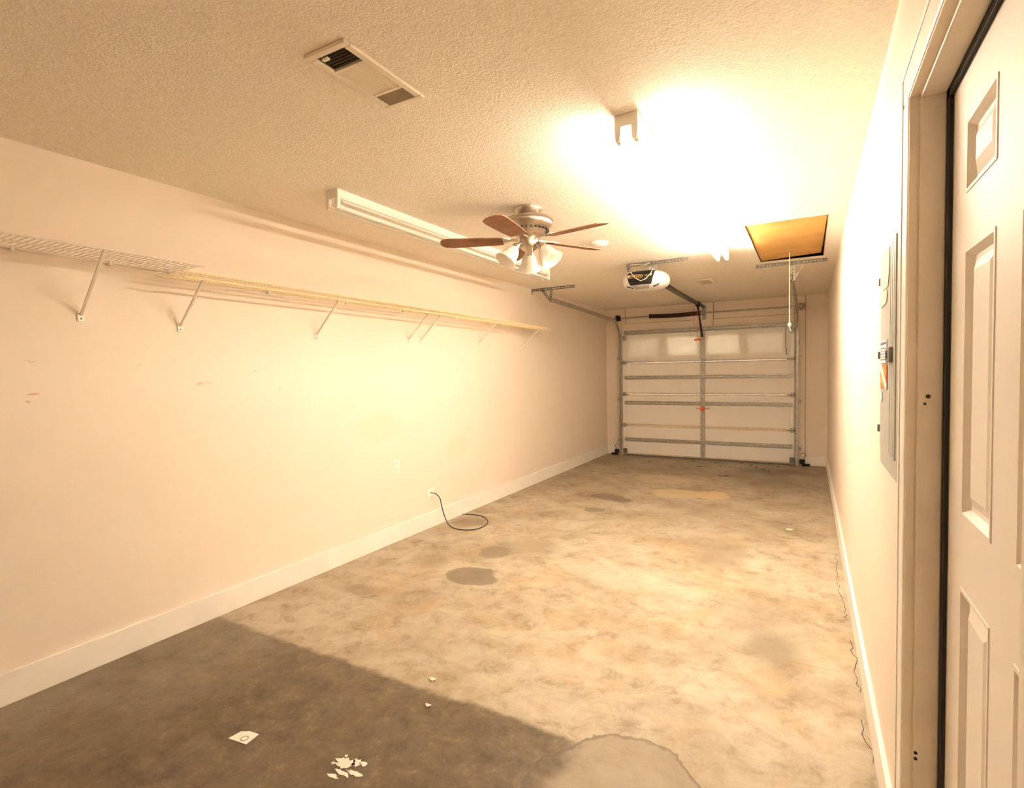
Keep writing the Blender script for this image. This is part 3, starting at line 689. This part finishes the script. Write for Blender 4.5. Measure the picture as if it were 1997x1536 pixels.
shelf(-.1, 1.69, .30, 2.025, 0, 'wire_white', 'white wire shelf nearest the viewer, mounted slightly higher on the left wall',
      [(.50, .49, 1.735), (1.249, 1.235, 1.738)], (.62, 1.0, 1.38, 1.66), .0065)
shelf(1.60, 6.09, .26, 1.992, .035, 'wire_cream', 'long yellowed wire shelf running on towards the garage door',
      [(1.717, 1.715, 1.716), (2.67, 2.665, 1.720), (3.675, 3.67, 1.736), (3.846, 3.835, 1.738), (4.82, 4.80, 1.748), (5.823, 5.81, 1.746)],
      (2.28, 2.95, 3.6, 4.4, 5.3), .0035)

# ------------------------------------------------------------------ outlet, cable plate, cable
ou = thing('wall_outlet', (XL, 3.482, .645), 'white outlet cover on the left wall, the upper of two plates', 'outlet')
MB().box(XL, XL+.006, 3.447, 3.517, .588, .702).build('plate', 'plate', ou, bevel=.003)
for z in (.617, .673):
    f_ = MB().box(XL+.005, XL+.008, 3.465, 3.499, z-.018, z+.018).build('socket', 'plate', ou, bevel=.001)
    for dy in (-.007, .007): MB().box(XL+.0075, XL+.0085, 3.482+dy-.0013, 3.482+dy+.0013, z-.002, z+.010).build('slot', 'slot', f_)
    MB().lathe([(.0026, 0), (.0026, .001)], (XL+.0078, 3.482, z-.010), 8, (1, 0, 0)).build('ground_hole', 'slot', f_)
cp = thing('cable_plate', (XL, 3.935, .325), 'white cable plate low on the left wall with a dark lead', 'cable plate')
MB().box(XL, XL+.006, 3.88, 3.99, .288, .362).build('plate', 'plate', cp, bevel=.003)
MB().lathe([(.007, 0), (.007, .012)], (XL+.006, 3.935, .325), 10, (1, 0, 0)).build('jack', 'galv', cp)
cc = thing('coax_cable', (-2.9, 4.15, 0), 'loose dark cable looping from the wall plate onto the floor', 'cable')
pp = [(XL+.016, 3.935, .325), (XL+.05, 3.955, .315), (XL+.075, 3.985, .27), (XL+.075, 4.01, .19), (XL+.075, 4.04, .11), (-3.015, 4.06, .045), (-2.96, 4.03, .012), (-2.87, 3.985, .006), (-2.778, 3.975, .006), (-2.69, 4.02, .006), (-2.655, 4.10, .006), (-2.665, 4.22, .006), (-2.72, 4.33, .006), (-2.81, 4.42, .006), (-2.90, 4.46, .006), (-2.99, 4.46, .006), (-3.06, 4.435, .007)]
def spline(p, k=6):
    o = []; P_ = [Vector(q) for q in p]
    for i in range(len(P_)-1):
        a, b_, c_, d_ = P_[max(i-1, 0)], P_[i], P_[i+1], P_[min(i+2, len(P_)-1)]
        for j in range(k):
            t_ = j/k; o.append(.5*((2*b_)+(c_-a)*t_+(2*a-5*b_+4*c_-d_)*t_*t_+(3*b_-a-3*c_+d_)*t_**3))
    return o+[P_[-1]]
MB().tube(spline(pp), .0048, 8).build('lead', 'cable', cc, smooth=True)
MB().tube([(-3.055, 4.437, .007), (-3.080, 4.428, .007)], .0062, 8).build('connector', 'galv', cc, smooth=True)

# ------------------------------------------------------------------ breaker panel
bp_ = thing('breaker_panel', (XR, 2.0, 1.10), 'grey electrical breaker panel with stickers on the right wall', 'breaker panel')
PX = XR-.013
MB().box(PX, XR, 1.80, 2.205, 1.10, 1.865).build('cover', 'panel_grey', bp_, bevel=.006)
dd_ = MB().box(PX-.004, PX+.001, 1.835, 2.18, 1.16, 1.80).build('panel_door', 'panel_grey', bp_, bevel=.002)
for y in (1.86, 1.90, 1.94): MB().box(PX-.0049, PX-.003, y-.006, y+.006, 1.17, 1.79).build('rib', 'panel_grey', dd_)
for z in (1.219, 1.467, 1.715): MB().box(PX-.009, PX+.002, 2.195, 2.212, z-.012, z+.012).build('hinge', 'galv_dark', bp_, bevel=.002)
lt = MB().box(PX-.014, PX-.003, 1.872, 1.955, 1.44, 1.485).build('latch', 'galv_dark', bp_, bevel=.003)
MB().box(PX-.0155, PX-.0135, 1.91, 1.945, 1.452, 1.474).build('latch_slide', 'slot', lt)
def note(pts, mat, name, x=PX-.0055):
    return MB().prism(pts, 0, .0012, lambda a, b_, c_: (x-c_, a, b_)).build(name, mat, bp_)
note([(2.178, 1.80), (1.948, 1.785), (1.955, 1.72), (1.985, 1.672), (2.11, 1.675), (2.17, 1.69)], 'paper', 'paper_note')
note([(2.165, 1.668), (2.02, 1.668), (2.0, 1.655), (2.02, 1.628), (2.155, 1.622)], 'paper', 'paper_note')
lb = note([(2.158, 1.512), (1.998, 1.512), (2.003, 1.44), (2.155, 1.44)], 'paper_white', 'label')
MB().box(PX-.0074, PX-.0066, 2.01, 2.148, 1.498, 1.506).build('print_bar', 'ink', lb)
for k in range(5): MB().box(PX-.0074, PX-.0066, 2.015+.01*(k % 2), 2.145, 1.449+.009*k, 1.452+.009*k).build('print_line', 'flag_red' if k % 2 else 'ink', lb)
fl = note([(2.15, 1.435), (1.988, 1.435), (1.985, 1.358), (2.145, 1.358)], 'flag_red', 'flag_sticker')
MB().prism([(2.15, 1.435), (2.115, 1.435), (1.985, 1.372), (1.985, 1.358), (2.02, 1.358), (2.15, 1.421)], 0, .0008, lambda a, b_, c_: (PX-.0068-c_, a, b_)).build('white_stripe', 'paper_white', fl)
for y, z in ((2.06, 1.42), (2.02, 1.41), (2.09, 1.372), (2.12, 1.385)):
    MB().lathe([(.012, 0), (.009, .0008)], (PX-.0067, y, z), 7, (-1, 0, 0)).build('yellow_spot', 'flag_yellow', fl)
note([(2.155, 1.345), (2.115, 1.348), (2.105, 1.325), (2.135, 1.312), (2.155, 1.322)], 'paper_white', 'sticker')

# ------------------------------------------------------------------ floor cracks (pieces of the floor)
flo = bpy.data.objects['floor']
def ribbon(pts, wd, mat, z=.0006):
    rnd = random.Random(3); P_ = []
    for i in range(len(pts)-1):
        a, b_ = Vector((*pts[i], z)), Vector((*pts[i+1], z)); k = max(2, int((b_-a).length/.035))
        for j in range(k): P_.append(a.lerp(b_, j/k)+Vector((rnd.uniform(-1, 1)*.011, rnd.uniform(-1, 1)*.006, 0)))
    P_.append(Vector((*pts[-1], z))); vs = []; fs = []
    for i, p_ in enumerate(P_):
        t_ = (P_[min(i+1, len(P_)-1)]-P_[max(i-1, 0)]).normalized(); n_ = Vector((-t_.y, t_.x, 0)); ww = wd*rnd.uniform(.35, 1)*.5
        vs += [p_+n_*ww, p_-n_*ww, p_-n_*ww-Vector((0, 0, .0012)), p_+n_*ww-Vector((0, 0, .0012))]
    for i in range(len(P_)-1):
        for j in range(4): fs.append((i*4+j, i*4+(j+1) % 4, i*4+4+(j+1) % 4, i*4+4+j))
    return MB().add(vs, fs).build('crack', mat, flo)
ribbon([(.185, 4.75), (.166, 4.36), (.168, 3.9), (.182, 3.68), (.19, 3.5)], .004, 'crack')
ribbon([(.195, 3.24), (.198, 3.02), (.186, 2.91), (.198, 2.735)], .005, 'crack')
ribbon([(.194, 2.52), (.188, 2.46), (.198, 2.37), (.204, 2.25)], .005, 'crack')
ribbon([(-2.6, 2.47), (-2.3, 2.5), (-2.07, 2.55)], .004, 'crack_soft')
ribbon([(-1.52, 2.95), (-1.2, 2.91), (-.97, 2.90), (-.67, 2.88), (-.29, 2.87), (.13, 2.88)], .005, 'crack_soft')

# ------------------------------------------------------------------ things lying on the floor
def blobpoly(cx, cy, r, seed, n=14, sx=1, sy=1, j=.45):
    rn = random.Random(seed); return [(cx+sx*r*(1-j+2*j*rn.random())*math.cos(2*PI*i/n), cy+sy*r*(1-j+2*j*rn.random())*math.sin(2*PI*i/n)) for i in range(n)]
pt = thing('paper_card', (-1.957, 1.266, 0), 'white square card lying on the dark floor slab', 'paper')
MB().prism([(-2.005, 1.233), (-1.909, 1.244), (-1.918, 1.306), (-1.965, 1.30), (-1.997, 1.282)], .0005, .0025, lambda a, b_, c_: (a, b_, c_)).build('card', 'paper_white', pt)
MB().lathe([(.016, 0), (.016, .0006), (.011, .0006), (.011, 0)], (-1.945, 1.262, .0025), 18, cap=False).build('printed_ring', 'grey_pl', pt)
ps = thing('paint_splatter', (-1.46, 1.34, 0), 'dried splash of white paint on the dark floor slab', 'paint splatter')
for cx, cy, r, sx, sy, sd_ in ((-1.49, 1.355, .032, 1.2, .9, 1), (-1.455, 1.375, .016, 1, 1.2, 2), (-1.425, 1.385, .012, 1.2, .8, 3), (-1.46, 1.315, .02, 1.6, .5, 4), (-1.425, 1.335, .022, 1.5, .45, 5), (-1.48, 1.288, .014, 1.6, .6, 6), (-1.53, 1.335, .007, 1, 1, 7), (-1.515, 1.385, .006, 1, 1, 8)):
    MB().prism(blobpoly(cx, cy, r, sd_, 18, sx, sy), .0004, .0016, lambda a, b_, c_: (a, b_, c_)).build('splash', 'paint_white', ps)
for name, x, y, r, mat, label in (('paper_scrap', -.151, 5.271, .022, 'paper_white', 'white paper scrap on the floor near the right wall'),
                                  ('paint_chip', -1.429, 1.767, .010, 'paper_white', 'tiny white chip on the dark floor slab'),
                                  ('dried_leaf_bit', -1.533, 1.934, .013, 'paper', 'tiny yellow flake just past the slab joint')):
    o = MB().prism(blobpoly(0, 0, r, 5, 9, 1.2, .9, .25), .0008, .004, lambda a, b_, c_: (a, b_, c_+.004*abs(a)/r)).build(name, mat)
    o.location = (x, y, 0); tag(o, label, 'litter')
lf = MB().add([(-.045, 0, .002), (-.02, .014, .006), (.015, .012, .004), (.045, 0, .010), (.015, -.011, .006), (-.02, -.012, .003), (0, 0, .009),
               (-.02, 0, .0005), (.015, 0, .0005)],
              [(0, 6, 1), (1, 6, 2), (2, 6, 3), (3, 6, 4), (4, 6, 5), (5, 6, 0), (0, 1, 7), (1, 2, 8, 7), (2, 3, 8), (3, 4, 8), (4, 5, 7, 8), (5, 0, 7)]).build('dead_leaf', 'leaf')
first = True
for x, y, a, s in ((-2.206, 8.356, .3, .9), (-1.986, 8.72, 1.0, .8), (-.986, 7.614, .4, 1.2), (-1.05, 7.58, 2.2, .9), (-1.426, 8.243, .2, 1.1), (-.674, 8.434, 1.2, 1.1), (-.567, 8.346, .1, .9),
                   (-1.60, 8.70, 2.6, .8), (-.762, 8.583, .7, .8), (-.49, 8.164, 2.0, .9), (-1.25, 8.62, .2, 1.0), (-1.15, 8.35, 2.4, .8), (-.40, 8.62, 1.3, 1.0), (-1.8, 8.05, .5, .7), (-.9, 8.75, .3, 1.0), (-2.45, 8.6, 1.9, .6)):
    o = lf if first else lf.copy()
    if not first: C.objects.link(o)
    first = False
    o.location = (x, y, 0); o.rotation_euler = (0, 0, a); o.scale = (s, s, s)
    tag(o, 'small dark dead leaf on the floor by the garage door', 'leaf', 'dead leaves by the garage door')
